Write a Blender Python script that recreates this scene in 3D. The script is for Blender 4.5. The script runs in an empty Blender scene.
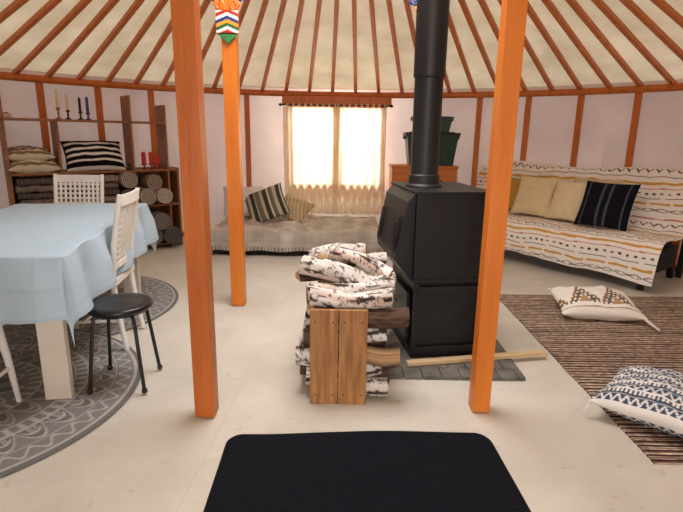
import bpy, math, random
from mathutils import Vector, Matrix, noise
random.seed(3)
PI=math.pi
def S(r,g,b):
    def f(c):
        c/=255.0
        return c/12.92 if c<=0.04045 else ((c+0.055)/1.055)**2.4
    return (f(r),f(g),f(b))
def N(x,y,z=0): return noise.noise(Vector((x,y,z)))
def clamp(x,a,b): return max(a,min(b,x))
def mixc(a,b,k): return tuple(a[i]*(1-k)+b[i]*k for i in range(3))
def T(x,y,z): return Matrix.Translation((x,y,z))
def R(a,ax): return Matrix.Rotation(math.radians(a),4,ax)

# ------------------------------------------------------------ materials
def mat(name,col=None,rough=.6,col2=None,scale=5,stretch=(1,1,1),bump=0,bscale=None,metal=0,transl=0,attr=False,spec=.5,detail=4,transp=0,sharp=0,bdist=.01):
    m=bpy.data.materials.new(name); m.use_nodes=True
    nt=m.node_tree; n=nt.nodes; l=nt.links
    n.clear()
    out=n.new('ShaderNodeOutputMaterial')
    b=n.new('ShaderNodeBsdfPrincipled')
    b.inputs['Roughness'].default_value=rough
    b.inputs['Metallic'].default_value=metal
    b.inputs['Specular IOR Level'].default_value=spec
    tc=n.new('ShaderNodeTexCoord'); mp=n.new('ShaderNodeMapping')
    mp.inputs['Scale'].default_value=stretch
    l.new(tc.outputs['Object'],mp.inputs['Vector'])
    csock=None
    if attr:
        a=n.new('ShaderNodeAttribute'); a.attribute_name='Col'; csock=a.outputs['Color']
    elif col2 is not None:
        nz=n.new('ShaderNodeTexNoise'); nz.inputs['Scale'].default_value=scale; nz.inputs['Detail'].default_value=detail
        l.new(mp.outputs['Vector'],nz.inputs['Vector'])
        cr=n.new('ShaderNodeValToRGB')
        cr.color_ramp.elements[0].position=.3+sharp; cr.color_ramp.elements[1].position=.7-sharp
        cr.color_ramp.elements[0].color=(*col,1); cr.color_ramp.elements[1].color=(*col2,1)
        l.new(nz.outputs['Fac'],cr.inputs['Fac']); csock=cr.outputs['Color']
    if csock: l.new(csock,b.inputs['Base Color'])
    else: b.inputs['Base Color'].default_value=(*col,1)
    if bump>0:
        n2=n.new('ShaderNodeTexNoise'); n2.inputs['Scale'].default_value=bscale or scale; n2.inputs['Detail'].default_value=5
        l.new(mp.outputs['Vector'],n2.inputs['Vector'])
        bp=n.new('ShaderNodeBump'); bp.inputs['Strength'].default_value=bump; bp.inputs['Distance'].default_value=bdist
        l.new(n2.outputs['Fac'],bp.inputs['Height']); l.new(bp.outputs['Normal'],b.inputs['Normal'])
    last=b.outputs['BSDF']
    if transl>0:
        t=n.new('ShaderNodeBsdfTranslucent')
        if csock: l.new(csock,t.inputs['Color'])
        else: t.inputs['Color'].default_value=(*col,1)
        mx=n.new('ShaderNodeMixShader'); mx.inputs['Fac'].default_value=transl
        l.new(last,mx.inputs[1]); l.new(t.outputs['BSDF'],mx.inputs[2]); last=mx.outputs['Shader']
    if transp>0:
        t=n.new('ShaderNodeBsdfTransparent')
        mx=n.new('ShaderNodeMixShader'); mx.inputs['Fac'].default_value=transp
        l.new(last,mx.inputs[1]); l.new(t.outputs['BSDF'],mx.inputs[2]); last=mx.outputs['Shader']
    l.new(last,out.inputs['Surface'])
    return m

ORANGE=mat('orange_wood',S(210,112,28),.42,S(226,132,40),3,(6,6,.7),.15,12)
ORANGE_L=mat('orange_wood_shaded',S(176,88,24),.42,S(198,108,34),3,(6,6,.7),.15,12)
ORANGE_D=mat('orange_wood_dark',S(184,98,34),.45,S(204,116,46),3,(6,6,.7),.15,12)
SHELFW=mat('shelf_wood',S(132,82,46),.5,S(158,104,62),3,(1,6,6),.1)
CABW=mat('cabinet_wood',S(186,110,48),.45,S(206,130,62),3,(1,6,6),.1)
PINE=mat('pine_board',S(190,138,80),.6,S(132,84,44),4,(9,3,.8),.2,14)
PINE2=mat('pale_lumber',S(222,198,156),.6,S(200,170,124),4,(.8,6,6),.2)
WHITEP=mat('white_paint',S(234,231,224),.4,S(222,218,208),4)
BLACKM=mat('black_metal',S(21,21,23),.45,S(28,28,31),6,(1,1,1),.05,60,spec=.4)
BLACKP=mat('black_pipe',S(14,14,15),.5,S(22,22,22),5)
BLACKS=mat('black_plastic',S(16,16,18),.35)
ATTR=mat('woven_fabric',attr=True,rough=.9,bump=.25,bscale=180,spec=.1)
ATTRB=mat('duvet_fabric',attr=True,rough=.9,bump=.6,bscale=9,spec=.1,bdist=.03)
ATTRW=mat('bark_and_wood',attr=True,rough=.8,bump=.5,bscale=60,spec=.2)
PAINT=mat('painted_carving',attr=True,rough=.4)
CANVAS=mat('roof_canvas',S(232,216,190),.9,S(206,189,160),2.6,(1,1,1),.9,4,transl=.34,spec=.1,bdist=.05)
LINING=mat('wall_lining',S(228,211,204),.9,S(208,190,184),1.3,(1,1,1),.6,3,transl=.16,spec=.1,bdist=.04)
CURT=mat('sheer_curtain',S(246,238,216),.9,S(234,220,190),3,(1,1,1),0,transl=.6,spec=.05,transp=.05)
GREEN=mat('green_plastic',S(22,62,46),.35)
CLEAR=mat('frosted_plastic',S(70,104,96),.25,transl=.3)
STONE=mat('hearth_paver',S(78,75,69),.85,S(128,122,112),9,(1,1,1),.5,40)
GLASS=mat('window_glass',S(240,245,250),.1,transp=.92)
DARK=mat('dark_fabric',S(24,22,22),.95,S(40,37,36),30,(1,1,1),.3,120)

# ------------------------------------------------------------ builder
class B:
    def __init__(s): s.v=[];s.f=[];s.m=[];s.s=[];s.c=[]
    def add(s,vs,fs,mi=0,M=None,smooth=False,col=(.5,.5,.5),cols=None):
        o=len(s.v)
        for i,p in enumerate(vs):
            p=Vector(p)
            if M is not None: p=M@p
            s.v.append(p); s.c.append(cols[i] if cols else col)
        for f in fs:
            s.f.append([o+i for i in f]); s.m.append(mi); s.s.append(smooth)
    def box(s,c,sz,mi=0,M=None,col=(.5,.5,.5)):
        x,y,z=[q/2 for q in sz]
        vs=[(c[0]+i*x,c[1]+j*y,c[2]+k*z) for i in(-1,1) for j in(-1,1) for k in(-1,1)]
        fs=[(0,1,3,2),(4,6,7,5),(0,4,5,1),(2,3,7,6),(0,2,6,4),(1,5,7,3)]
        s.add(vs,fs,mi,M,False,col)
    def beam(s,p1,p2,w,h,mi=0,M=None,up=(0,0,1),col=(.5,.5,.5)):
        p1=Vector(p1);p2=Vector(p2);d=(p2-p1).normalized();u=Vector(up)
        a=d.cross(u).normalized(); b=a.cross(d).normalized()
        vs=[]
        for p in(p1,p2):
            for i,j in((-1,-1),(1,-1),(1,1),(-1,1)): vs.append(p+a*(i*w/2)+b*(j*h/2))
        s.add(vs,[(3,2,1,0),(4,5,6,7),(0,1,5,4),(1,2,6,5),(2,3,7,6),(3,0,4,7)],mi,M,False,col)
    def cyl(s,p1,p2,r1,r2=None,seg=16,mi=0,M=None,col=(.5,.5,.5)):
        r2=r1 if r2 is None else r2
        s.tube([p1,p2],[r1,r2],seg,mi,M,col)
    def tube(s,pts,r,seg=10,mi=0,M=None,col=(.5,.5,.5)):
        pts=[Vector(p) for p in pts]; n=len(pts)
        if not isinstance(r,(list,tuple)): r=[r]*n
        d0=(pts[1]-pts[0]).normalized()
        ref=Vector((0,0,1)) if abs(d0.z)<.9 else Vector((1,0,0))
        vs=[];fs=[]
        for i,p in enumerate(pts):
            d=(pts[min(i+1,n-1)]-pts[max(i-1,0)]).normalized()
            a=d.cross(ref).normalized(); b=d.cross(a)
            for k in range(seg):
                t=2*PI*k/seg; vs.append(p+(a*math.cos(t)+b*math.sin(t))*r[i])
        for i in range(n-1):
            for k in range(seg):
                k2=(k+1)%seg; fs.append((i*seg+k,i*seg+k2,(i+1)*seg+k2,(i+1)*seg+k))
        s.add(vs,fs,mi,M,True,col)
        s.add(vs[:seg],[list(range(seg))],mi,M,False,col)
        s.add(vs[-seg:],[list(range(seg))[::-1]],mi,M,False,col)
    def lathe(s,prof,c,seg=32,mi=0,M=None,col=(.5,.5,.5)):
        vs=[];fs=[]
        for r,z in prof:
            for k in range(seg):
                t=2*PI*k/seg; vs.append((c[0]+r*math.cos(t),c[1]+r*math.sin(t),c[2]+z))
        for i in range(len(prof)-1):
            for k in range(seg):
                k2=(k+1)%seg; fs.append((i*seg+k,i*seg+k2,(i+1)*seg+k2,(i+1)*seg+k))
        s.add(vs,fs,mi,M,True,col)
    def grid(s,fn,nu,nv,mi=0,M=None,cf=None,smooth=True,col=(.5,.5,.5)):
        vs=[];cs=[]
        for j in range(nv+1):
            for i in range(nu+1):
                u=i/nu;v=j/nv
                vs.append(fn(u,v)); cs.append(cf(u,v) if cf else col)
        fs=[(j*(nu+1)+i,j*(nu+1)+i+1,(j+1)*(nu+1)+i+1,(j+1)*(nu+1)+i) for j in range(nv) for i in range(nu)]
        s.add(vs,fs,mi,M,smooth,col,cs)
    def obj(s,name,mats,bevel=0,solid=0):
        xs=[p.x for p in s.v];ys=[p.y for p in s.v];zs=[p.z for p in s.v]
        o=Vector(((min(xs)+max(xs))/2,(min(ys)+max(ys))/2,min(zs)))
        me=bpy.data.meshes.new(name)
        me.from_pydata([p-o for p in s.v],[],s.f)
        for i,p in enumerate(me.polygons): p.material_index=s.m[i]; p.use_smooth=s.s[i]
        at=me.color_attributes.new('Col','FLOAT_COLOR','POINT')
        buf=[]
        for c in s.c: buf+= [c[0],c[1],c[2],1]
        at.data.foreach_set('color',buf)
        if not isinstance(mats,(list,tuple)): mats=[mats]
        for m in mats: me.materials.append(m)
        ob=bpy.data.objects.new(name,me); ob.location=o
        bpy.context.scene.collection.objects.link(ob)
        if bevel:
            b=ob.modifiers.new('bev','BEVEL'); b.width=bevel; b.segments=2; b.limit_method='ANGLE'; b.angle_limit=math.radians(40)
        me.update()
        return ob

# ------------------------------------------------------------ room shell
CY=2.8; RW=4.05; HW=1.83; CR=1.0; CZ=2.78
def wp(a,r,z): # a measured from +y, positive toward +x
    return (r*math.sin(a), CY+r*math.cos(a), z)

def floor_mat():
    m=bpy.data.materials.new('painted_plywood'); m.use_nodes=True
    nt=m.node_tree;n=nt.nodes;l=nt.links
    b=n['Principled BSDF']; b.inputs['Roughness'].default_value=.5; b.inputs['Specular IOR Level'].default_value=.35
    tc=n.new('ShaderNodeTexCoord')
    nz=n.new('ShaderNodeTexNoise'); nz.inputs['Scale'].default_value=1.6; nz.inputs['Detail'].default_value=8; nz.inputs['Roughness'].default_value=.65
    l.new(tc.outputs['Object'],nz.inputs['Vector'])
    cr=n.new('ShaderNodeValToRGB'); e=cr.color_ramp.elements
    e[0].position=.30; e[0].color=(*S(190,185,170),1); e[1].position=.62; e[1].color=(*S(212,206,192),1)
    l.new(nz.outputs['Fac'],cr.inputs['Fac'])
    br=n.new('ShaderNodeTexBrick'); br.inputs['Scale'].default_value=1; br.inputs['Brick Width'].default_value=2.44; br.inputs['Row Height'].default_value=1.22
    br.inputs['Mortar Size'].default_value=.0025; br.inputs['Mortar Smooth'].default_value=.6
    br.inputs['Color1'].default_value=(1,1,1,1); br.inputs['Color2'].default_value=(.98,.98,.98,1); br.inputs['Mortar'].default_value=(.84,.82,.78,1)
    mp=n.new('ShaderNodeMapping'); mp.inputs['Location'].default_value=(.5,.35,0); mp.inputs['Rotation'].default_value=(0,0,.05)
    l.new(tc.outputs['Object'],mp.inputs['Vector']); l.new(mp.outputs['Vector'],br.inputs['Vector'])
    mx=n.new('ShaderNodeMixRGB'); mx.blend_type='MULTIPLY'; mx.inputs['Fac'].default_value=1
    l.new(cr.outputs['Color'],mx.inputs[1]); l.new(br.outputs['Color'],mx.inputs[2])
    n3=n.new('ShaderNodeTexNoise'); n3.inputs['Scale'].default_value=22; n3.inputs['Detail'].default_value=6
    l.new(tc.outputs['Object'],n3.inputs['Vector'])
    c3=n.new('ShaderNodeValToRGB'); c3.color_ramp.elements[0].position=.24; c3.color_ramp.elements[0].color=(.82,.78,.71,1); c3.color_ramp.elements[1].position=.35; c3.color_ramp.elements[1].color=(1,1,1,1)
    l.new(n3.outputs['Fac'],c3.inputs['Fac'])
    m2=n.new('ShaderNodeMixRGB'); m2.blend_type='MULTIPLY'; m2.inputs['Fac'].default_value=1
    l.new(mx.outputs['Color'],m2.inputs[1]); l.new(c3.outputs['Color'],m2.inputs[2])
    l.new(m2.outputs['Color'],b.inputs['Base Color'])
    bp=n.new('ShaderNodeBump'); bp.inputs['Strength'].default_value=.12; bp.inputs['Distance'].default_value=.01
    l.new(nz.outputs['Fac'],bp.inputs['Height']); l.new(bp.outputs['Normal'],b.inputs['Normal'])
    return m
b=B(); seg=96
b.add([wp(2*PI*k/seg,RW+.06,0) for k in range(seg)],[list(range(seg))[::-1]])
b.add([wp(2*PI*k/seg,RW+.06,-.06) for k in range(seg)],[list(range(seg))])
b.obj('floor',floor_mat())

WC=-.022; WH=.138   # window centre / half angle
def wall(name,a0,a1,hole=None,zh=(.66,1.62)):
    b=B()
    n=max(2,int((a1-a0)/.018)); angs=[a0+(a1-a0)*i/n for i in range(n+1)]
    if hole: angs=sorted([a for a in angs if abs(a-hole[0])>.004 and abs(a-hole[1])>.004]+list(hole))
    zs=[.1*i for i in range(19) if abs(.1*i-zh[0])>.03 and abs(.1*i-zh[1])>.03]+[zh[0],zh[1],HW+.06]
    zs=sorted(set(zs))
    vs=[];fs=[]
    for z in zs:
        for a in angs:
            r=RW+.035+.024*N(a*11,z*1.2,2)+.014*N(a*34+z*2,z*2.2,7)
            if z>HW: r=RW+.02
            vs.append(wp(a,r,z))
    na=len(angs)
    for j in range(len(zs)-1):
        for i in range(na-1):
            if hole and angs[i]>=hole[0]-1e-4 and angs[i+1]<=hole[1]+1e-4 and zs[j]>=zh[0]-1e-4 and zs[j+1]<=zh[1]+1e-4: continue
            fs.append((j*na+i,j*na+i+1,(j+1)*na+i+1,(j+1)*na+i))
    b.add(vs,fs,0,None,True)
    b.obj(name,LINING)
wall('wall_back',-PI/4,PI/4,(WC-WH,WC+WH))
wall('wall_right',PI/4,3*PI/4)
wall('wall_left',-3*PI/4,-PI/4)
wall('wall_front',3*PI/4,5*PI/4,(PI-.13,PI+.13),(.02,1.7))

# ceiling canvas
b=B(); NP=84
nseg=NP*6
def cf(u,v):
    a=2*PI*u; r=RW+.06+(CR-.02-RW-.06)*v; z=HW+.03+(CZ+.06-HW-.03)*v
    k=min(1,v*12)
    z+= k*(.018*N(math.cos(a)*9,math.sin(a)*9,v*5)+.020*N(math.cos(a)*26+v*3,math.sin(a)*26,v*4))
    return wp(a,r,z)
b.grid(cf,nseg,36)
b.obj('ceiling',CANVAS)
b=B()
for k in range(NP):
    a=2*PI*(k+.5)/NP
    b.beam(wp(a,RW-.0,HW-.005),wp(a,CR,CZ),.042,.042)
b.obj('roof_poles',ORANGE_D,.004)
b=B()
def ringbeam(b,r,z0,z1,th,n=96,mi=0):
    for k in range(n):
        a0=2*PI*k/n;a1=2*PI*(k+1)/n
        vs=[wp(a,rr,z) for a in(a0,a1) for rr in(r-th/2,r+th/2) for z in(z0,z1)]
        b.add(vs,[(0,4,5,1),(2,3,7,6),(1,5,7,3),(0,2,6,4)],mi,None,True)
ringbeam(b,CR,CZ-.1,CZ+.08,.08)
for k in range(4):
    a=PI*k/4
    pts=[]
    for i in range(9):
        s=-1+i/4; pts.append(wp(a,s*(CR-.02),CZ+.05+.25*(1-s*s)))
    b.tube(pts,.03,8)
b.obj('roof_crown',ORANGE)
b=B(); ringbeam(b,RW-.045,HW-.07,HW+.0,.05)
b.obj('trim_1',ORANGE_D)
b=B()
angs=[]
for k in range(0,20):
    angs.append(WC+.31+k*.143); angs.append(WC-.29-k*.143)
for a in angs:
    a=(a+PI)%(2*PI)-PI
    if PI-abs(a)<.17: continue
    p=wp(a,RW-.035,0); q=wp(a,RW-.035,HW-.07)
    b.beam(p,q,.065,.035,up=(math.sin(a),math.cos(a),0))
b.obj('wall_framing',ORANGE_D,.003)
b=B(); ringbeam(b,RW-.03,0,.06,.03)
b.obj('baseboard_back',ORANGE_D)

# door behind the camera
b=B(); yd=CY-RW+.05
for sx in(-1,1): b.box((sx*.56,yd,.9),(.09,.08,1.8))
b.box((0,yd,1.76),(1.2,.08,.1)); b.box((0,yd,.02),(1.1,.08,.04))
dm=T(-.5,yd+.02,0)@R(105,'Z')
b.box((.36,0,.87),(.70,.04,1.66),M=dm)
b.obj('door_1',ORANGE,.005)

# window frame
b=B(); wx=-.09; wy=6.745
for sx in(-.60,0,.60): b.box((wx+sx,wy,1.13),(.09 if sx else .11,.06,1.04))
b.box((wx,wy,1.66),(1.28,.07,.09)); b.box((wx,wy,.63),(1.28,.09,.08))
b.box((wx,wy,1.13),(1.2,.006,1.0),1)
b.obj('window_1',[ORANGE_D,GLASS],.003)
b=B(); b.box((wx-.0,6.70,1.715),(1.40,.07,.10)); b.obj('trim_2',ORANGE_D,.004)

def curtain(name,x0,x1,seed):
    b=B()
    def f(u,v):
        z=1.63-v*1.37
        w=(x1-x0)
        g=.0+.04*math.sin(v*2.6+seed)
        x=x0+w*u+ g*(u-.5)
        ph=u*2*PI*7+1.4*N(u*4,v*1.5,seed)
        y=6.645+(.018+.018*v)*math.sin(ph)+.016*N(u*5,v*4,seed)
        return (x,y,z)
    b.grid(f,130,30)
    for i in range(9):
        u=(i+.5)/9; b.cyl((x0+(x1-x0)*u-.012,6.655,1.655),(x0+(x1-x0)*u+.012,6.655,1.655),.022,seg=10)
    b.obj(name,CURT)
curtain('curtain',-.76,-.07,1.0)
curtain('curtain',-.11,.565,4.0)
b=B(); b.cyl((-.80,6.655,1.655),(.60,6.655,1.655),.009,seg=10)
for x in(-.81,.61): b.lathe([(0,-.02),(.018,-.012),(.022,0),(.018,.012),(0,.02)],(x,6.655,1.655),12)
for x in(-.78,.58): b.box((x,6.68,1.655),(.02,.05,.02))
b.obj('curtain_rod',BLACKM)

# ------------------------------------------------------------ posts
def chev(u,v):
    k=(v*5+abs(u-.5)*2.2)
    cols=[S(190,40,30),S(240,235,225),S(40,110,60),S(245,160,40),S(40,60,130),S(240,235,225)]
    return cols[int(math.floor(k*1.3))%6]
def post(name,x,y,w,orn,m):
    b=B()
    b.box((x,y,CZ/2-.02),(w,w,CZ-.05))
    if orn:
        b.grid(lambda u,v:(x-.075+.15*u,y-w/2-.022,1.95+.14*v),24,40,1,cf=chev,smooth=False)
        b.box((x,y-w/2-.01,2.035),(.15,.02,.19),1,col=S(214,120,40))
        b.add([(x-.075,y-w/2-.02,1.95),(x+.075,y-w/2-.02,1.95),(x,y-w/2-.02,1.88),(x-.075,y-w/2,1.95),(x+.075,y-w/2,1.95),(x,y-w/2,1.88)],[(0,2,1),(3,4,5),(0,3,5,2),(1,2,5,4)],1,None,False,S(60,130,70))
        for sx in(-1,1):
            for k,(c,r0,zz,xx) in enumerate([(S(230,120,40),.036,2.12,.05),(S(50,80,160),.045,2.185,.10),(S(200,45,30),.045,2.27,.16),(S(60,140,80),.05,2.36,.22),(S(235,190,60),.04,2.44,.27)]):
                pts=[]
                for i in range(22):
                    t=i/21*3.4*PI; rr=r0*(1-.7*i/21)
                    pts.append((x+sx*(xx+rr*math.cos(t)),y-w/2-.015,zz+rr*math.sin(t)))
                b.tube(pts,.011,8,1,col=c)
        b.box((x,y,2.5),(.62,.07,.08),1,col=S(200,60,30))
        b.add([(x-.06,y-.04,2.14),(x+.06,y-.04,2.14),(x+.28,y-.04,2.48),(x-.28,y-.04,2.48),(x-.06,y+.02,2.14),(x+.06,y+.02,2.14),(x+.28,y+.02,2.48),(x-.28,y+.02,2.48)],[(0,1,2,3),(7,6,5,4),(0,4,5,1),(1,5,6,2),(3,7,4,0)],1,None,False,S(222,130,40))
    b.obj(name,[m,PAINT],.004)
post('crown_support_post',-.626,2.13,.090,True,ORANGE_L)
post('crown_support_post',.684,2.21,.083,True,ORANGE)
post('crown_support_post',-.790,3.69,.098,True,ORANGE)
post('crown_support_post',.56,3.74,.098,True,ORANGE)

# ------------------------------------------------------------ stove
b=B(); Ms=T(.412,2.73,0)@R(8,'Z')
W=.43;D=.60
b.box((W/2,D/2,.74),(W,D,.50),0,Ms)
b.box((W/2,D/2,.995),(W+.02,D+.02,.012),0,Ms)
b.box((W/2+.005,D/2,.27),(W-.03,D-.04,.46),0,Ms)
b.box((W/2,D/2,.0485),(W+.0,D,.05),0,Ms)
for (c,s) in [((.02,-.0,.26),(.03,.02,.44)),((W-.02,-.0,.26),(.03,.02,.44)),((W/2,-.0,.44),(W-.02,.02,.04)),((W/2,-.0,.07),(W-.02,.02,.04))]:
    b.box(c,s,0,Ms)
b.box((W/2,-.004,.492),(W+.006,.012,.02),0,Ms)
prof=[(0,.99),(-.045,.94),(-.10,.64),(-.09,.59),(0,.475)]
y0,y1=.03,D-.03
vs=[(p[0],yy,p[1]) for yy in(y0,y1) for p in prof]
n=len(prof)
fs=[list(range(n)),[n+i for i in range(n)][::-1]]+[(i,i+n,(i+1)%n+n,(i+1)%n) for i in range(n)]
b.add(vs,fs,0,Ms)
b.beam((-.075,.10,.85),(-.107,.10,.66),.03,.012,0,Ms,up=(1,0,0))
b.beam((-.075,D-.10,.85),(-.107,D-.10,.66),.03,.012,0,Ms,up=(1,0,0))
b.cyl((-.12,.08,.70),(-.10,.08,.82),.009,seg=8,mi=0,M=Ms)
b.box((-.002,D/2,.25),(.02,D-.16,.30),0,Ms); b.cyl((-.03,D/2-.05,.3),(-.03,D/2+.05,.3),.008,seg=8,M=Ms)
px,py=.490,3.05
b.lathe([(.112,.995),(.112,1.01),(.095,1.02),(.092,1.07),(.083,1.075),(.083,1.62),(.091,1.625),(.091,3.15)],(px,py,0),36,1)
b.obj('wood_stove',[BLACKM,BLACKP],.004)

# hearth
b=B()
for i in range(8):
    for j in range(9):
        off=.05 if j%2 else 0
        xa=max(.245+.105*i-off,.245); xb=min(.245+.105*(i+1)-off,1.02)
        if i==7: xb=1.02
        b.box(((xa+xb)/2,2.50+.105*j+.05,.011),(xb-xa-.004,.101,.022+.002*random.random()))
b.obj('hearth_pavers',STONE,.003)
b=B(); b.beam((.38,2.625,.037),(1.24,2.80,.037),.045,.022); b.obj('lumber_strip',PINE2,.002)
b=B(); b.beam((.865,2.76,.026),(.870,2.79,.24),.02,.02); b.beam((.84,2.73,.026),(.85,2.77,.14),.025,.012); b.obj('kindling_sticks',PINE2,.002)

# ------------------------------------------------------------ firewood
def bark(l,t,seed):
    base=mixc(S(200,190,180),S(238,233,226),clamp(.5+.9*N(l*9,t*1.2,seed+2),0,1))
    w=N(l*7,t*1.6,seed+9)+.4*N(l*24,t*5,seed)
    p=N(l*4,t*.9,seed+31)
    if p>.26: base=mixc(base,S(204,162,134),.5)
    if w>.27: base=mixc(S(34,30,28),S(72,60,54),clamp(.5+N(l*40,t*5,seed),0,1))
    elif w>.20: base=mixc(base,S(112,92,80),.7)
    d=N(l*60+N(l*9,t*2,seed)*3,t*1.7,seed+4)
    if d>.31: base=mixc(base,S(52,44,40),.85)
    elif d>.25: base=mixc(base,S(150,134,122),.5)
    return base
def log(b,c,L,r,yaw,tilt,kind,seed,pine=False):
    M=T(*c)@R(yaw,'Z')@R(tilt,'Y')
    nl=110;nt=36
    roll=seed*1.7
    def full(t,l): return r*(1+.12*N(math.cos(t)*1.2,math.sin(t)*1.2+l*2,seed)+.07*N(math.cos(t)*3,math.sin(t)*3+l*8,seed))
    def rad(t,l):
        base=full(t,l)
        if kind=='round': return base
        tt=(t+roll)%(2*PI)
        for na in ((1.2,.25*r),(3.3,.35*r)) if kind=='quarter' else ((1.2,.1*r),):
            cs=math.cos(tt-na[0])
            if cs>0: base=min(base,na[1]/max(cs,1e-3))
        return base
    wood=[S(216,184,140),S(196,156,108),S(160,118,78)]
    bw=.02+.012*((seed*7)%3)
    def bow(u): return bw*math.sin(u*PI*1.3+seed)
    def f(u,v):
        l=(u-.5)*L; t=v*2*PI; R_=rad(t,l)
        return (l,R_*math.cos(t)+bow(u)*.6,R_*math.sin(t)+bow(u)*.6)
    def cfn(u,v):
        l=(u-.5)*L; t=v*2*PI
        if rad(t,l)<full(t,l)*.985:
            k=.5+N(l*3,t*12,seed+3)
            return mixc(wood[2],wood[0],clamp(k,0,1))
        if pine: return mixc(S(104,80,62),S(58,44,36),clamp(.5+N(l*14,t*4,seed)*1.2,0,1))
        return bark(l,t,seed)
    b.grid(f,nl,nt,0,M,cfn)
    for e in(-1,1):
        l=e*L/2; vs=[];cs=[]; u=0 if e<0 else 1
        for rr,cc in((1,wood[2]),(.93,wood[0]),(.6,wood[1]),(.5,wood[0]),(.2,wood[2])):
            for k in range(nt):
                t=2*PI*k/nt; R_=rad(t,l)*rr
                vs.append((l+e*.002*(1-rr),R_*math.cos(t)+bow(u)*.6,R_*math.sin(t)+bow(u)*.6)); cs.append(cc)
        fs=[(i*nt+k,i*nt+(k+1)%nt,(i+1)*nt+(k+1)%nt,(i+1)*nt+k) for i in range(4) for k in range(nt)]
        fs.append([4*nt+k for k in range(nt)])
        b.add(vs,fs,0,M,False,cols=cs)
b=B(); sd=1
for row in range(5):
    z=.082+row*.088
    y=2.32+(.045 if row%2 else 0)
    while y<2.95:
        kind=random.choice(['quarter','half','half','round','round'])
        log(b,(.045+random.uniform(-.06,.06),y,z),random.uniform(.36,.48),random.uniform(.044,.056),random.uniform(-7,7),random.uniform(-2,2),kind,sd,random.random()<.35); sd+=1
        y+=.098
log(b,(.05,2.345,.515),.40,.048,-3,1,'round',3)
log(b,(.015,2.50,.575),.47,.052,-14,15,'round',6)
log(b,(.05,2.43,.535),.44,.044,8,-3,'round',15)
log(b,(-.10,2.62,.56),.28,.044,22,-10,'half',9,True)
log(b,(.11,2.68,.60),.36,.050,-24,16,'round',12)
log(b,(-.03,2.76,.58),.36,.044,12,-5,'quarter',25)
log(b,(.05,2.84,.58),.42,.050,6,5,'half',16)
log(b,(-.02,2.93,.605),.34,.048,-8,-6,'round',18)
log(b,(.13,2.56,.53),.32,.044,12,4,'round',22)
log(b,(.06,2.95,.53),.42,.048,3,2,'quarter',28)
for x in(-.078,.062):
    b.box((x,2.245,.245),(.136,.022,.49),1)
    b.box((x,3.03,.26),(.136,.022,.52),1)
b.box((-.008,2.268,.06),(.27,.02,.08),1)
for x in(-.10,.10): b.box((x,2.63,.018),(.05,.78,.036),1)
for x in(-.12,-.035,.02,.105):
    for z in(.05,.43): b.cyl((x,2.236,z),(x,2.2325,z),.004,seg=8,mi=2)
b.obj('firewood_crate',[ATTRW,PINE,BLACKM],.0015)

# ------------------------------------------------------------ foreground mat
def ribmat():
    m=bpy.data.materials.new('ribbed_mat'); m.use_nodes=True
    n=m.node_tree.nodes;l=m.node_tree.links;b=n['Principled BSDF']
    b.inputs['Roughness'].default_value=.9; b.inputs['Specular IOR Level'].default_value=.12
    tc=n.new('ShaderNodeTexCoord'); w=n.new('ShaderNodeTexWave'); w.bands_direction='Y'; w.inputs['Scale'].default_value=24; w.inputs['Distortion'].default_value=.6; w.inputs['Detail Scale'].default_value=6
    l.new(tc.outputs['Object'],w.inputs['Vector'])
    cr=n.new('ShaderNodeValToRGB'); cr.color_ramp.elements[0].color=(*S(6,7,11),1); cr.color_ramp.elements[1].color=(*S(26,29,37),1)
    l.new(w.outputs['Fac'],cr.inputs['Fac']); l.new(cr.outputs['Color'],b.inputs['Base Color'])
    bp=n.new('ShaderNodeBump'); bp.inputs['Strength'].default_value=.7; bp.inputs['Distance'].default_value=.004
    l.new(w.outputs['Fac'],bp.inputs['Height']); l.new(bp.outputs['Normal'],b.inputs['Normal'])
    return m
b=B()
def mf(u,v):
    x=(u-.5)*2; y=(v-.5)*2
    rx=(1.155+.02*(1-v))/2; ry=.5; rad=.07
    X=x*rx;Y=y*ry
    ax=abs(X)-(rx-rad); ay=abs(Y)-(ry-rad)
    if ax>0 and ay>0:
        k=max(ax,ay)/math.hypot(ax,ay)
        X=math.copysign(rx-rad+ax*k,X); Y=math.copysign(ry-rad+ay*k,Y)
    e=min(1,min(rx-abs(x*rx),ry-abs(y*ry))/.02)
    z=.013*(max(e,0)**.5)+.004*max(0,N(X*3,Y*3,5))
    Y+=.010*math.sin(X*6+1)*(1 if y>0 else .3)
    return (X,Y,z)
b.grid(mf,90,80,0,T(.110,1.490,.001)@R(2.2,'Z'))
b.obj('door_mat',ribmat())

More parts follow.
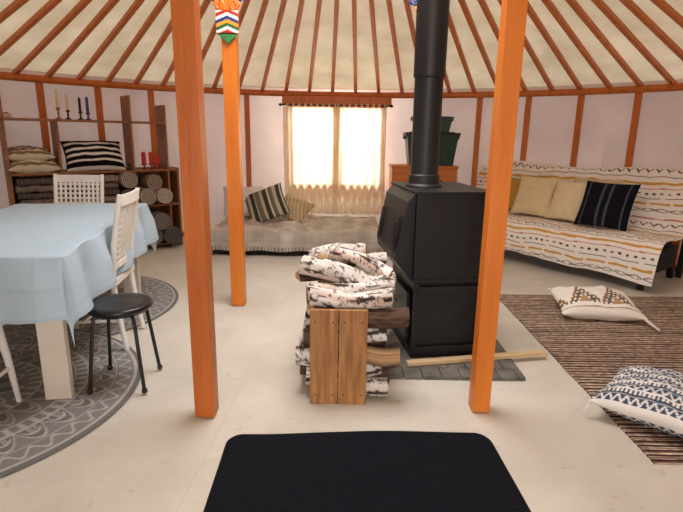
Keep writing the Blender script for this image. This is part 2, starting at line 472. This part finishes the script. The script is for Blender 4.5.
# ------------------------------------------------------------ striped rug
def stripemat():
    m=bpy.data.materials.new('flatweave_stripes'); m.use_nodes=True
    n=m.node_tree.nodes;l=m.node_tree.links;b=n['Principled BSDF']
    b.inputs['Roughness'].default_value=.95; b.inputs['Specular IOR Level'].default_value=.1
    tc=n.new('ShaderNodeTexCoord'); sp=n.new('ShaderNodeSeparateXYZ'); l.new(tc.outputs['Object'],sp.inputs[0])
    def mth(op,a,bv=None):
        q=n.new('ShaderNodeMath'); q.operation=op
        l.new(a,q.inputs[0])
        if bv is not None: q.inputs[1].default_value=bv
        return q.outputs[0]
    ys=mth('MULTIPLY',sp.outputs['Y'],15)
    fr=mth('FRACT',ys); fl=mth('FLOOR',ys)
    fine=mth('FLOOR',mth('MULTIPLY',sp.outputs['Y'],75))
    fx=mth('FLOOR',mth('MULTIPLY',sp.outputs['X'],40))
    cb=n.new('ShaderNodeCombineXYZ'); l.new(fx,cb.inputs[0]); l.new(fine,cb.inputs[1])
    w2=n.new('ShaderNodeTexWhiteNoise'); w2.noise_dimensions='2D'; l.new(cb.outputs[0],w2.inputs['Vector'])
    wn=n.new('ShaderNodeTexWhiteNoise'); wn.noise_dimensions='1D'; l.new(fl,wn.inputs['W'])
    cr=n.new('ShaderNodeValToRGB'); cr.color_ramp.interpolation='CONSTANT'
    e=cr.color_ramp.elements; e[0].position=0; e[0].color=(*S(70,54,52),1); e[1].position=.20; e[1].color=(*S(216,202,182),1)
    for p,c in((.36,S(124,98,86)),(.52,S(56,46,46)),(.68,S(196,176,156)),(.82,S(110,86,76)),(.9,S(206,188,168))):
        q=e.new(p); q.color=(*c,1)
    l.new(fr,cr.inputs['Fac'])
    d=n.new('ShaderNodeValToRGB'); d.color_ramp.elements[0].color=(.58,.54,.52,1); d.color_ramp.elements[1].color=(1.2,1.17,1.14,1)
    l.new(w2.outputs['Value'],d.inputs['Fac'])
    r=n.new('ShaderNodeValToRGB'); r.color_ramp.elements[0].color=(.78,.73,.71,1); r.color_ramp.elements[1].color=(1.1,1.06,1.03,1)
    l.new(wn.outputs['Value'],r.inputs['Fac'])
    a=n.new('ShaderNodeMixRGB'); a.blend_type='MULTIPLY'; a.inputs['Fac'].default_value=1
    l.new(cr.outputs['Color'],a.inputs[1]); l.new(d.outputs['Color'],a.inputs[2])
    c=n.new('ShaderNodeMixRGB'); c.blend_type='MULTIPLY'; c.inputs['Fac'].default_value=1
    l.new(a.outputs['Color'],c.inputs[1]); l.new(r.outputs['Color'],c.inputs[2])
    l.new(c.outputs['Color'],b.inputs['Base Color'])
    return m
b=B()
b.grid(lambda u,v:(1.30+1.62*u+.006*math.sin(v*30),1.80+2.22*v+.01*math.sin(u*9),.008+.003*N(u*6,v*8,1)),80,110)
for (x0,x1,y0,y1) in((1.30,2.92,1.80,1.802),(1.3,1.302,1.8,4.02)):
    b.box(((x0+x1)/2,(y0+y1)/2,.004),(x1-x0,y1-y0,.008))
b.obj('striped_rug',stripemat())

# ------------------------------------------------------------ round rugs
def mand(r,t):
    d=S(128,125,122); d2=S(110,108,106); l=S(174,169,162)
    q=r/.86
    if q>.975: return d2
    if q>.955: return l
    if q>.86:
        w=.905+.03*math.cos(t*48); return l if abs(q-w)<.010 else d
    if q>.848: return l
    if q>.70:
        k=abs(math.sin(t*16)); w=.70+.135*k
        if abs(q-w)<.009: return l
        if q<w-.035 and abs(q-(.70+.07*k))<.009: return l
        if q<w-.07 and int(t*200)%3==0: return l
        return d2 if q<w else d
    if q>.685: return l
    if q>.62: return l if (math.sin(t*60)>.2) else d
    if q>.61: return l
    if q>.44:
        k=abs(math.cos(t*12)); w=.44+.15*k
        if abs(q-w)<.009: return l
        if abs(q-w+.05)<.007 and q>.45: return l
        return d2 if q<w-.05 else d
    if q>.43: return l
    if q>.36: return l if math.sin(t*36)>.4 else d
    if q>.14:
        w=.16+.18*abs(math.sin(t*6)); return l if abs(q-w)<.014 else (d2 if q<w else d)
    return l if q>.12 or q<.05 else d
def round_rug(name,cx,cy,z,rad=.86):
    b=B(); nr=150;nt=720
    vs=[];cs=[]
    for i in range(nr+1):
        r=rad*i/nr
        for k in range(nt):
            t=2*PI*k/nt
            vs.append((cx+r*math.cos(t),cy+r*math.sin(t),z)); cs.append(mand(r*.86/rad,t))
    for k in range(nt):
        t=2*PI*k/nt; vs.append((cx+(rad+.003)*math.cos(t),cy+(rad+.003)*math.sin(t),z-.007)); cs.append(S(100,98,98))
    fs=[(i*nt+k,(i+1)*nt+k,(i+1)*nt+(k+1)%nt,i*nt+(k+1)%nt) for i in range(nr+1) for k in range(nt)]
    b.add(vs,fs,0,None,True,cols=cs)
    b.obj(name,ATTR)
round_rug('round_rug',-1.91,2.25,.013)
round_rug('round_rug',-2.14,3.60,.0075)

# ------------------------------------------------------------ pillows
def pillow(b,w,h,t,fn,M,seed=0,n=44,mi=0):
    for sd in(1,-1):
        def f(a,c):
            u=math.sin((a-.5)*PI); v=math.sin((c-.5)*PI)
            pr=(max(0,1-abs(u)**2.6)**.55)*(max(0,1-abs(v)**2.6)**.55)
            x=w/2*u*(1-.07*(1-v*v)*abs(u)); y=h/2*v*(1-.07*(1-u*u)*abs(v))
            z=sd*t/2*pr*(1+.25*N(u*2,v*2,seed+sd))+.012*pr*N(u*6,v*6,seed)
            return (x,y,z)
        def c(a,cc):
            return fn(math.sin((a-.5)*PI),math.sin((cc-.5)*PI))
        b.grid(f,n,n,mi,M,c)
def solidc(c,var=.06,seed=0):
    def f(u,v):
        k=1+var*N(u*3,v*3,seed); return (c[0]*k,c[1]*k,c[2]*k)
    return f
def p_black(u,v):
    for s in(-.75,-.45,-.15,.15,.45,.75):
        if abs(u-s)<.014: return S(84,90,100)
    return S(20,22,30)
def p_bw(u,v):
    k=(v+1)*2.6
    return S(226,220,210) if (k%1)<.34 and abs(u)<.97 else S(20,20,24)
def p_aztec(u,v):
    base=S(234,228,216)
    k=abs(((u*1.25+10.5)%1)-.5)*2
    k=math.floor(k*7+.5)/7
    q=v+.62
    if 0<q<1.24:
        h=q/1.24
        if h<k*.95 and h>k*.95-.20: return S(140,108,74)
        if h<k*.95-.27 and h>k*.95-.50: return S(112,98,86)
        if h<k*.95-.57: return S(176,146,108)
    if .78<abs(v)<.83: return S(170,146,116)
    return base
def p_blue(u,v):
    k=(v+1)*3.0
    f=k%1
    if f<.14: return S(230,228,222)
    if f<.52:
        z=abs(((u*8)%1)-.5)*2
        return S(222,221,216) if abs(z-(f-.14)/.38)<.26 else S(66,78,96)
    if f<.62: return S(150,156,162)
    if f<.72: return S(56,66,82)
    z=((u*16)%1)
    return S(226,224,218) if z<.5 else S(78,90,106)
def p_multi(u,v):
    k=int((v+1)*7+.2*math.sin(u*12))
    return [S(200,190,165),S(120,110,96),S(176,140,80),S(225,218,200),S(70,64,60),S(190,160,120)][k%6]
def p_greenstr(u,v):
    k=(u*1.5+5)
    f=k%1
    if f<.3: return S(62,64,52)
    if f<.40: return S(205,198,180)
    if f<.75: return S(110,106,86)
    return S(186,176,150)
def p_tan(u,v):
    return S(168,146,110) if (u*4+v*2)%1<.5 else S(190,174,140)
def one(name,*a,**k):
    b=B(); pillow(b,*a,**k); return b.obj(name,ATTR)

b=B()
M=T(1.92,3.60,.088)@R(-8,'Z')@R(7,'X')
pillow(b,.58,.46,.18,p_aztec,M,3,n=170)
for k in range(22):
    p=M@Vector((.26,-.20,0)); a=random.uniform(-.8,.5); e=Vector((p.x+.06*math.cos(a),p.y-.10+.06*math.sin(a),.018))
    b.tube([p,(p+e)/2,e],[.005,.009,.005],5,0,col=S(228,222,212))
b.obj('aztec_floor_cushion',ATTR)
b=B()
M=T(1.57,2.12,.105)@R(-44,'Z')@R(-3,'Y')
pillow(b,.60,.50,.20,p_blue,M,8,n=170)
for sx,sy in((1,-1),(1,1),(-1,1),(-1,-1)):
    for k in range(8):
        p=M@Vector((sx*.29,sy*.243,0)); a=random.uniform(-.6,.6)
        d=M.to_3x3()@Vector((sx,sy+a,0)).normalized(); e=p+d*.02; e.z=.04
        b.tube([p,e],[.005,.003],5,0,col=S(224,222,214))
b.obj('woven_floor_cushion',ATTR)

# ------------------------------------------------------------ futon sofa
F1=Vector((1.19,5.97,0)); F2=Vector((2.64,4.17,0)); L=(F2-F1).length
ang=math.degrees(math.atan2(F2.y-F1.y,F2.x-F1.x))
MS=T(F1.x,F1.y,0)@R(ang,'Z')
b=B()
b.box((L/2,.31,.32),(L-.08,.60,.12),0,MS)
b.beam((L/2,.70,.40),(L/2,.845,.90),L-.08,.06,0,MS,up=(0,1,0))
for x in(.05,L-.05):
    b.beam((x,.04,.0),(x,.12,.28),.05,.05,1,MS,up=(1,0,0))
    b.beam((x,.74,.0),(x,.64,.28),.05,.05,1,MS,up=(1,0,0))
    b.beam((x,.04,.24),(x,.72,.24),.04,.05,1,MS)
b.box((L/2,.06,.235),(L-.1,.04,.05),1,MS); b.box((L/2,.62,.235),(L-.1,.04,.05),1,MS)
b.box((L-.015,.33,.24),(.03,.62,.20),0,MS)
b.beam((L+.0,.80,.0),(L+.0,.88,.80),.04,.05,1,MS,up=(1,0,0))
prof=[(.95,.50),(.95,.80),(.925,.965),(.87,1.0),(.81,.965),(.72,.72),(.62,.47),(.55,.425),(.35,.43),(.12,.43),(.02,.405),(-.03,.33),(-.045,.20),(-.05,.06)]
cum=[0]
for i in range(1,len(prof)): cum.append(cum[-1]+math.hypot(prof[i][0]-prof[i-1][0],prof[i][1]-prof[i-1][1]))
TL=cum[-1]
def pat(s):
    for i in range(1,len(cum)):
        if s<=cum[i]+1e-9:
            k=(s-cum[i-1])/(cum[i]-cum[i-1]); a=prof[i-1];c=prof[i]
            return (a[0]+(c[0]-a[0])*k,a[1]+(c[1]-a[1])*k)
    return prof[-1]
def sm(s):
    a=pat(max(0,s-.035));c=pat(s);d=pat(min(TL,s+.035)); return ((a[0]+c[0]+d[0])/3,(a[1]+c[1]+d[1])/3)
XL=-.05; XR=L+.08
def tf(u,v):
    s=v*TL; x=XL+(XR-XL)*u
    d,z=sm(s)
    w=.026*N(x*3.2,s*3.5,4)+.014*N(x*9,s*7,2)
    if s>cum[8]:
        fr=(s-cum[8])/(TL-cum[8]); z+=fr*fr*.08*(1-u)
        d-=fr*.022*math.sin(x*9+N(x,s)*3)
    if s<cum[4]:
        z+=.015*math.sin(x*4)
    return (x+.012*N(s*3,u*3,1), d-abs(w)*.6, z+w*.7+.012)
CRM=S(240,234,224)
def tcf(u,v):
    s=v*TL; x=(XL+(XR-XL)*u)
    if abs(s-cum[3]+.01)<.012: return S(40,36,36)
    q=(s-cum[3])
    if q<.03: return CRM
    q+=.06*u
    P=.54; k=q%P
    bk_=S(62,54,54); oc=S(206,156,66); rd=S(186,98,82)
    if .03<k<.042: return rd
    if .075<k<.12:
        f=(x*11)%1; a=abs(f-.5)*2; h=(k-.075)/.045
        return bk_ if h<a and h>a-.36 else CRM
    if .15<k<.157: return bk_
    if .205<k<.230: return oc
    if .265<k<.273: return rd
    if .31<k<.328: return bk_ if (x*15)%1<.42 else CRM
    if .365<k<.371: return bk_
    if .415<k<.437: return oc if (x*5)%1<.85 else CRM
    if .475<k<.51:
        f=abs(((x*8)%1)-.5)*2; h=abs((k-.4925)/.0175)
        return bk_ if abs(f-h)<.22 else CRM
    return CRM
b.grid(tf,340,300,2,MS,tcf)
b.obj('futon_sofa',[DARK,BLACKS,ATTR])

def sofapil(name,x,y,z,w,h,t,fn,lean=70,yaw=0,seed=0):
    one(name,w,h,t,fn,MS@T(x,y,z)@R(yaw,'Z')@R(lean,'X'),seed)
sofapil('throw_pillow_ochre',.60,.56,.655,.40,.40,.11,solidc(S(176,140,70)),68,0,1)
sofapil('throw_pillow_cream',.90,.49,.665,.44,.46,.14,solidc(S(224,206,164)),66,4,2)
sofapil('throw_pillow_cream',1.30,.47,.655,.38,.44,.14,solidc(S(228,212,176)),66,-3,5)
sofapil('throw_pillow_tan',1.48,.62,.69,.50,.44,.12,solidc(S(206,190,156)),70,0,6)
sofapil('throw_pillow_black',1.72,.40,.665,.50,.48,.15,p_black,64,3,7)

# ------------------------------------------------------------ bed
b=B()
bx0,bx1,by0,by1=-1.42,.42,5.28,6.40
b.box(((bx0+bx1)/2,(by0+by1)/2,.115),(bx1-bx0-.04,by1-by0-.04,.19),0)
def drape(cx,cy,hx,hy,top,oh,amp,k,seed,flare=.10,wr=.0,off=.01):
    def f(u,v):
        x=(u-.5)*2*(hx+oh); y=(v-.5)*2*(hy+oh)
        X=clamp(x,-hx,hx);Y=clamp(y,-hy,hy); ox=x-X;oy=y-Y; o=math.hypot(ox,oy)
        z=top+wr*N(x*3,y*3,seed)+wr*.6*N(x*8,y*8,seed)
        if o>1e-6:
            per=X*k+Y*k*1.03+math.atan2(oy,ox)*2.2
            h=off+flare*o+amp*min(1,o/.15)*math.sin(per+seed)+.01*N(x*4,y*4,seed+5)
            h=max(h,.004)
            X+=ox/o*min(h,1); Y+=oy/o*h
            z=top-max(0,o-.01)*(1-.03*math.sin(per))
        return (cx+X,cy+Y,z)
    return f
def bedcol(u,v):
    a=S(196,186,172);d=S(164,154,142)
    k=clamp(.5+.9*N(u*14,v*10,3),0,1)
    if v<.03: return S(130,122,112) if (u*60)%1<.5 else S(180,170,156)
    if (u*26)%1<.08 or (v*15)%1<.08: k=clamp(k+.35,0,1)
    return mixc(a,d,k)
b.grid(drape((bx0+bx1)/2,(by0+by1)/2,.92,.56,.262,.21,.014,14,2,.14,.08,.008),170,120,1,None,bedcol)
b.obj('floor_bed',[DARK,ATTRB])
one('bed_pillow_white',.50,.42,.17,solidc(S(218,210,206)),T(-1.22,6.16,.47)@R(10,'Z')@R(58,'X'),2)
one('bed_pillow_striped',.50,.48,.16,p_greenstr,T(-.92,6.02,.46)@R(-14,'Z')@R(50,'X')@R(28,'Z'),4,n=70)
one('bed_pillow_tan',.44,.36,.14,p_tan,T(-.60,6.06,.41)@R(-10,'Z')@R(38,'X')@R(-24,'Z'),5,n=60)

# ------------------------------------------------------------ cabinet + bins
b=B(); x0,x1=.60,1.40; yf,yb=6.18,6.50; H=.94
b.box(((x0+x1)/2,(yf+yb)/2,H-.015),(x1-x0+.03,yb-yf+.02,.03))
b.box(((x0+x1)/2,(yf+yb)/2,(H-.03)/2+.03),(x1-x0,yb-yf,H-.09))
for x in(x0+.04,x1-.04):
    for y in(yf+.04,yb-.04): b.box((x,y,.03),(.05,.05,.06))
for i in range(2):
    cxx=x0+.205+i*.39; b.box((cxx,yf-.01,.36),(.36,.02,.54)); b.box((cxx,yf-.01,.76),(.36,.02,.18))
    b.cyl((cxx,yf-.02,.76),(cxx,yf-.045,.76),.014,seg=12,mi=1); b.cyl((cxx+.12*(1-2*i),yf-.02,.42),(cxx+.12*(1-2*i),yf-.045,.42),.014,seg=12,mi=1)
b.obj('wooden_cabinet',[CABW,BLACKM],.004)
def tote(name,cx,cy,z,w,d,h,m,ml):
    b=B()
    def ring(z_,k,t=0): return [(cx+sx*w/2*k,cy+sy*d/2*k,z_) for sx,sy in((-1,-1),(1,-1),(1,1),(-1,1))]
    vs=ring(z,.86)+ring(z+h*.86,1.0)+ring(z+h*.86,1.05)+ring(z+h*.92,1.05)
    fs=[(3,2,1,0)]
    for q in range(3):
        for i in range(4): fs.append((q*4+i,q*4+(i+1)%4,(q+1)*4+(i+1)%4,(q+1)*4+i))
    fs.append((12,13,14,15)); b.add(vs,fs,0)
    b.box((cx,cy,z+h*.95),(w*1.07,d*1.07,h*.07),1); b.box((cx,cy,z+h*.99),(w*.85,d*.85,h*.04),1)
    for sx in(-1,1): b.box((cx+sx*w*.53,cy,z+h*.84),(.03,d*.3,.05),1)
    for i in range(5): b.box((cx-w*.36+i*w*.18,cy-d*.49,z+h*.45),(.012,.012,h*.6),0)
    b.obj(name,[m,ml],.004)
tote('storage_tote',1.08,6.34,.941,.62,.28,.40,GREEN,BLACKS)
tote('storage_box_clear',1.08,6.34,1.345,.46,.24,.18,CLEAR,GREEN)

# ------------------------------------------------------------ dining table + cloth
MT=T(-1.83,2.93,0)@R(9.5,'Z')
hx,hy=.44,.86
b=B()
b.box((0,0,.735),(2*hx,2*hy,.03),0,MT)
for sx in(-1,1):
    for sy in(-1,1):
        b.beam((sx*(hx-.11),sy*(hy-.10),.0145),(sx*(hx-.11),sy*(hy-.10),.72),.05,.12,0,MT,up=(1,0,0))
    b.box((sx*(hx-.11),0,.68),(.03,2*hy-.3,.07),0,MT)
for sy in(-1,1): b.box((0,sy*(hy-.14),.68),(2*hx-.16,.03,.07),0,MT)
b.obj('dining_table',mat('beige_paint',S(226,216,200),.45,S(212,200,182),4),.004)
b=B()
def cc(u,v):
    x=(u-.5)*2*(hx+.30); y=(v-.5)*2*(hy+.30)
    a=S(184,205,218)
    k=1.0
    if abs(((x/.34)%1)-.5)>.485 or abs(((y/.34)%1)-.5)>.485: k=.94
    if abs(x)>hx+.28 or abs(y)>hy+.28: k=.9
    return tuple(q*k for q in a)
CLOTH=mat('tablecloth',attr=True,rough=.7,bump=.4,bscale=7,transl=.12,spec=.25,bdist=.02)
b.grid(drape(0,0,hx+.006,hy+.006,.757,.30,.030,15,.6,.13,.003,.012),150,230,0,MT,cc)
b.obj('tablecloth',CLOTH)

# ------------------------------------------------------------ chairs
REDW=mat('rust_seat_pad',S(160,88,66),.9,S(196,170,150),18,(1,1,1),.3,60)
def chair(name,M):
    b=B(); w=.40;d=.40;zs=.44
    b.grid(lambda u,v:((u-.5)*w*(1-.08*(1-v)),(v-.5)*d,zs+.012-.012*math.sin(u*PI)*math.sin(v*PI)),12,12,0,M)
    b.box((0,0,zs-.008),(w*.97,d*.99,.03),0,M)
    b.box((0,.01,zs+.018),(w*.86,d*.84,.022),1,M)
    for sx in(-1,1):
        b.tube([(sx*.17,.175,zs-.02),(sx*.185,.19,.25),(sx*.20,.205,.0145)],[.020,.017,.012],10,0,M)
        b.tube([(sx*.185,-.225,.0145),(sx*.178,-.19,.25),(sx*.175,-.175,.44),(sx*.18,-.20,.65),(sx*.185,-.26,.95)],[.014,.018,.019,.017,.014],10,0,M)
        b.cyl((sx*.18,-.19,.20),(sx*.19,.195,.20),.010,seg=8,M=M)
    b.cyl((-.185,.0,.20),(.185,.0,.20),.010,seg=8,M=M)
    b.cyl((-.18,.18,.33),(.18,.18,.33),.010,seg=8,M=M)
    def bp(x,z): return (x,-.175-.085*((z-.44)/.49)**1.3,z)
    def rail(z,th,hh):
        n=10
        for i in range(n):
            x0=-.18+.36*i/n;x1=-.18+.36*(i+1)/n
            p=Vector(bp(x0,z))+Vector((0,-.015*math.cos(x0/.18*PI/2),0));q=Vector(bp(x1,z))+Vector((0,-.015*math.cos(x1/.18*PI/2),0))
            b.beam(p,q,th,hh,0,M)
    rail(.915,.02,.06); rail(.53,.018,.035)
    for i in range(9):
        x=-.144+.036*i
        p=Vector(bp(x,.54));q=Vector(bp(x,.89)); p.y-=.012*math.cos(x/.18*PI/2);q.y-=.012*math.cos(x/.18*PI/2)
        b.beam(p,q,.018,.007,0,M,up=(0,1,0))
    for i in range(9):
        z=.575+i*.037; p=Vector(bp(-.17,z)); q=Vector(bp(.17,z)); p.y-=.008;q.y-=.008
        b.beam(p,q,.006,.014,0,M)
    b.obj(name,[WHITEP,REDW],.0015)
chair('dining_chair',T(-1.53,2.95,0)@R(97,'Z'))
chair('dining_chair',T(-2.13,3.84,0)@R(184,'Z'))
chair('dining_chair',T(-1.74,1.97,0)@R(4,'Z'))

# stool
b=B(); sx,sy=-1.13,2.42
b.lathe([(0,.452),(.03,.455),(.05,.450),(.07,.455),(.09,.450),(.11,.455),(.135,.452),(.152,.450),(.160,.442),(.160,.428),(.152,.420),(0,.420)],(sx,sy,0),48,0)
b.lathe([(.122,.405),(.13,.405),(.13,.42),(.122,.42),(.122,.405)],(sx,sy,0),40,0)
for k in range(4):
    a=math.radians(45+90*k+4)
    c,s_=math.cos(a),math.sin(a)
    b.tube([(sx+c*.03,sy+s_*.03,.412),(sx+c*.11,sy+s_*.11,.412),(sx+c*.135,sy+s_*.135,.395),(sx+c*.145,sy+s_*.145,.35),(sx+c*.19,sy+s_*.19,.014)],.0095,10,0)
    b.lathe([(.0,.013),(.014,.013),(.014,.03),(.010,.034)],(sx+c*.19,sy+s_*.19,0),10,0)
b.obj('round_stool',BLACKS)

# ------------------------------------------------------------ shelf unit with contents
MH=T(-3.13,4.72,0)@R(math.degrees(math.atan2(1.05,1.25)),'Z'); LS=1.63; DS=.26
b=B()
for z,xa,xb in((1.40,0,1.52),(.89,0,LS),(.50,0,LS),(.05,0,LS)):
    b.box(((xa+xb)/2,DS/2,z-.011),(xb-xa,DS,.022),0,MH)
for x,z0,z1 in((.011,0,1.66),(.45,0,1.40),(1.15,0,1.66),(1.52,.0,1.58),(LS,0,.90)):
    b.box((x,DS/2,(z0+z1)/2),(.022,DS,z1-z0),0,MH)
b.box((LS/2,DS-.006,.45),(LS,.01,.9),0,MH)
b.obj('bookshelf',SHELFW,.002)
def hp(name,x,y,z,w,h,t,fn,rx=0,rz=0,seed=0):
    one(name,w,h,t,fn,MH@T(x,y,z)@R(rz,'Z')@R(rx,'X'),seed,n=60)
hp('shelf_cushion_patterned',.22,.10,.965,.44,.28,.15,p_multi,18,0,1)
hp('shelf_cushion_patterned',.20,.13,1.065,.42,.26,.13,p_multi,14,0,4)
hp('shelf_cushion_striped',.78,.09,1.04,.58,.34,.24,p_bw,62,0,2)
def folded(name,x0,x1,z0,n,th,cols,depth=.27):
    b=B()
    for i in range(n):
        z=z0+th*(i+.5); c=cols[i%len(cols)]; sh=random.uniform(0,.05); yo=random.uniform(-.03,.01)
        def f(u,v,z=z,i=i):
            a=u*2*PI; ca=math.cos(a);sa=math.sin(a)
            yy=math.copysign(abs(ca)**.35,ca)*depth/2; zz=math.copysign(abs(sa)**.6,sa)*th/2
            return (x0+sh+(x1-x0-sh)*v+.008*N(yy*9,i,v*3), depth/2-.03+yo+yy+.018*N(v*6,i,0), z+zz*(1+.3*N(v*7,a,i))+.012*N(v*4,i,3))
        def cfn(u,v,c=c,i=i):
            k=1+.25*N(u*6,v*30,i)
            if i%2==0 and (v*9)%1<.18: return tuple(q*1.5 for q in c)
            if i%3==1 and (v*16)%1<.3: return tuple(q*.7 for q in c)
            return tuple(q*k for q in c)
        b.grid(f,24,70,0,MH,cfn)
        for e in(0,1):
            vs=[f(k/24,e) for k in range(24)]; b.add(vs,[list(range(24))],0,MH,False,c)
    b.obj(name,ATTR)
G1=S(118,108,100);G2=S(86,78,74);G3=S(146,134,120)
folded('folded_blankets',.03,.44,.50,5,.068,[G2,G1,G2,G1,G2])
folded('folded_blankets',.47,.96,.50,5,.068,[G1,G3,G2,G1,G3])
folded('folded_blankets',.03,.44,.05,6,.066,[G1,G3,G2])
folded('folded_blankets',.47,1.13,.05,6,.066,[G2,G1,G3])
def roll(b,x,z,r,c,y0=-.06,y1=.24):
    n=40;nt=48;vs=[];cs=[]
    lt=tuple(min(.8,w*1.5) for w in c); dk=tuple(w*.45 for w in c)
    b.grid(lambda u,v:(x+r*math.cos(u*2*PI)*(1+.05*N(u*4,v,1)),y0+(y1-y0)*v,z+r*math.sin(u*2*PI)),nt,16,0,MH,lambda u,v: lt if (v*7)%1<.35 else c)
    for i in range(n+1):
        rr=r*(1-i/n)
        for k in range(nt):
            t=2*PI*k/nt; q=(rr/r*4.2+k/nt)%1
            vs.append((x+rr*math.cos(t)*1.0,y0-.006*(1 if q<.6 else 0),z+rr*math.sin(t))); cs.append(lt if q<.6 else dk)
    b.add(vs,[(i*nt+k,i*nt+(k+1)%nt,(i+1)*nt+(k+1)%nt,(i+1)*nt+k) for i in range(n) for k in range(nt)],0,MH,False,cols=cs)
b=B()
roll(b,1.06,.79,.085,S(150,138,126),-.10,.22)
roll(b,1.06,.60,.09,S(110,100,92),-.04,.22)
roll(b,1.25,.60,.09,S(150,142,130),-.08,.24)
roll(b,1.42,.60,.085,S(168,158,144),-.12,.24)
roll(b,1.34,.75,.085,S(140,124,110),-.05,.24)
roll(b,1.27,.155,.10,S(110,104,100),-.10,.24)
roll(b,1.47,.155,.10,S(84,80,80),-.16,.24)
roll(b,1.37,.32,.095,S(120,112,106),-.12,.24)
b.obj('rolled_rugs',ATTR)
def candle(name,x,z,h,hb,cc_,cb,y=.12,r=.009):
    b=B(); p=MH@Vector((x,y,z))
    b.lathe([(0,0),(.03,0),(.03,.008),(.012,.016),(.008,.03),(.010,hb*.6),(.007,hb*.8),(r+.007,hb),(r+.007,hb+.012),(0,hb+.012)],p,20,0,col=cb)
    b.lathe([(r,hb),(r,hb+h),(r*.5,hb+h+.006),(0,hb+h+.006)],p,14,0,col=cc_)
    b.cyl((p.x,p.y,p.z+hb+h),(p.x,p.y,p.z+hb+h+.018),.0015,seg=5,col=(0.01,.01,.01))
    b.obj(name,PAINT)
candle('candlestick',.50,1.40,.17,.10,S(225,205,150),S(150,110,50),r=.013)
candle('candlestick',.585,1.40,.15,.08,S(225,200,160),S(30,30,34),r=.012)
candle('candlestick',.70,1.40,.14,.07,S(24,24,28),S(28,28,30),r=.013)
candle('candlestick',.77,1.40,.16,.06,S(40,70,140),S(50,60,90),r=.014)
candle('candlestick',1.27,.89,.13,.05,S(190,24,34),S(130,24,24),y=.04,r=.024)
candle('candlestick',1.35,.89,.13,.05,S(190,24,34),S(130,24,24),y=.04,r=.024)
candle('candlestick',1.43,.89,.09,.05,S(196,34,40),S(130,24,24),y=.04,r=.02)
candle('candlestick',1.10,.89,.08,.06,S(150,30,34),S(20,20,20),y=-.0,r=.012)
b=B(); b.box((.06,.10,1.42),(.08,.06,.04),0,MH,S(200,190,170)); b.box((.05,.10,1.445),(.05,.05,.012),0,MH,S(150,60,40)); b.obj('trinket_box',PAINT,.004)

# ------------------------------------------------------------ lights
w=bpy.data.worlds.new('w'); bpy.context.scene.world=w; w.use_nodes=True
bg=w.node_tree.nodes['Background']; bg.inputs['Color'].default_value=(1,.99,.975,1); bg.inputs['Strength'].default_value=1.1
def light(name,kind,loc,target,energy,size=None,size2=None,col=(1,1,1)):
    d=bpy.data.lights.new(name,kind); d.energy=energy; d.color=col
    if kind=='AREA':
        d.shape='RECTANGLE'; d.size=size; d.size_y=size2
    if kind=='SUN': d.angle=math.radians(3)
    o=bpy.data.objects.new(name,d); o.location=loc
    o.rotation_euler=(Vector(target)-Vector(loc)).to_track_quat('-Z','Y').to_euler()
    bpy.context.scene.collection.objects.link(o)
light('sun','SUN',(-1,12,7),(0,6.7,2.6),2.2,col=(1,.94,.82))
light('skylight','AREA',(0,2.8,3.2),(0,2.8,0),108,1.3,1.3,(.98,.98,1))
light('window_daylight','AREA',(-.09,7.9,1.5),(-.09,6,1.1),110,1.1,1.0,(1,.96,.88))
light('doorway_daylight','AREA',(0,-1.35,1.1),(0,3,1.0),56,1.0,1.6,(.98,.99,1))

# ------------------------------------------------------------ camera
cam=bpy.data.cameras.new('camera'); co=bpy.data.objects.new('camera',cam)
cam.sensor_width=36; cam.lens=36*500/683; cam.clip_start=.05
co.matrix_world=T(0,0,1.3)@R(90-13.7,'X')@R(.9,'Z')
bpy.context.scene.collection.objects.link(co); bpy.context.scene.camera=co
try:
    bpy.context.scene.view_settings.view_transform='Standard'
except Exception: pass
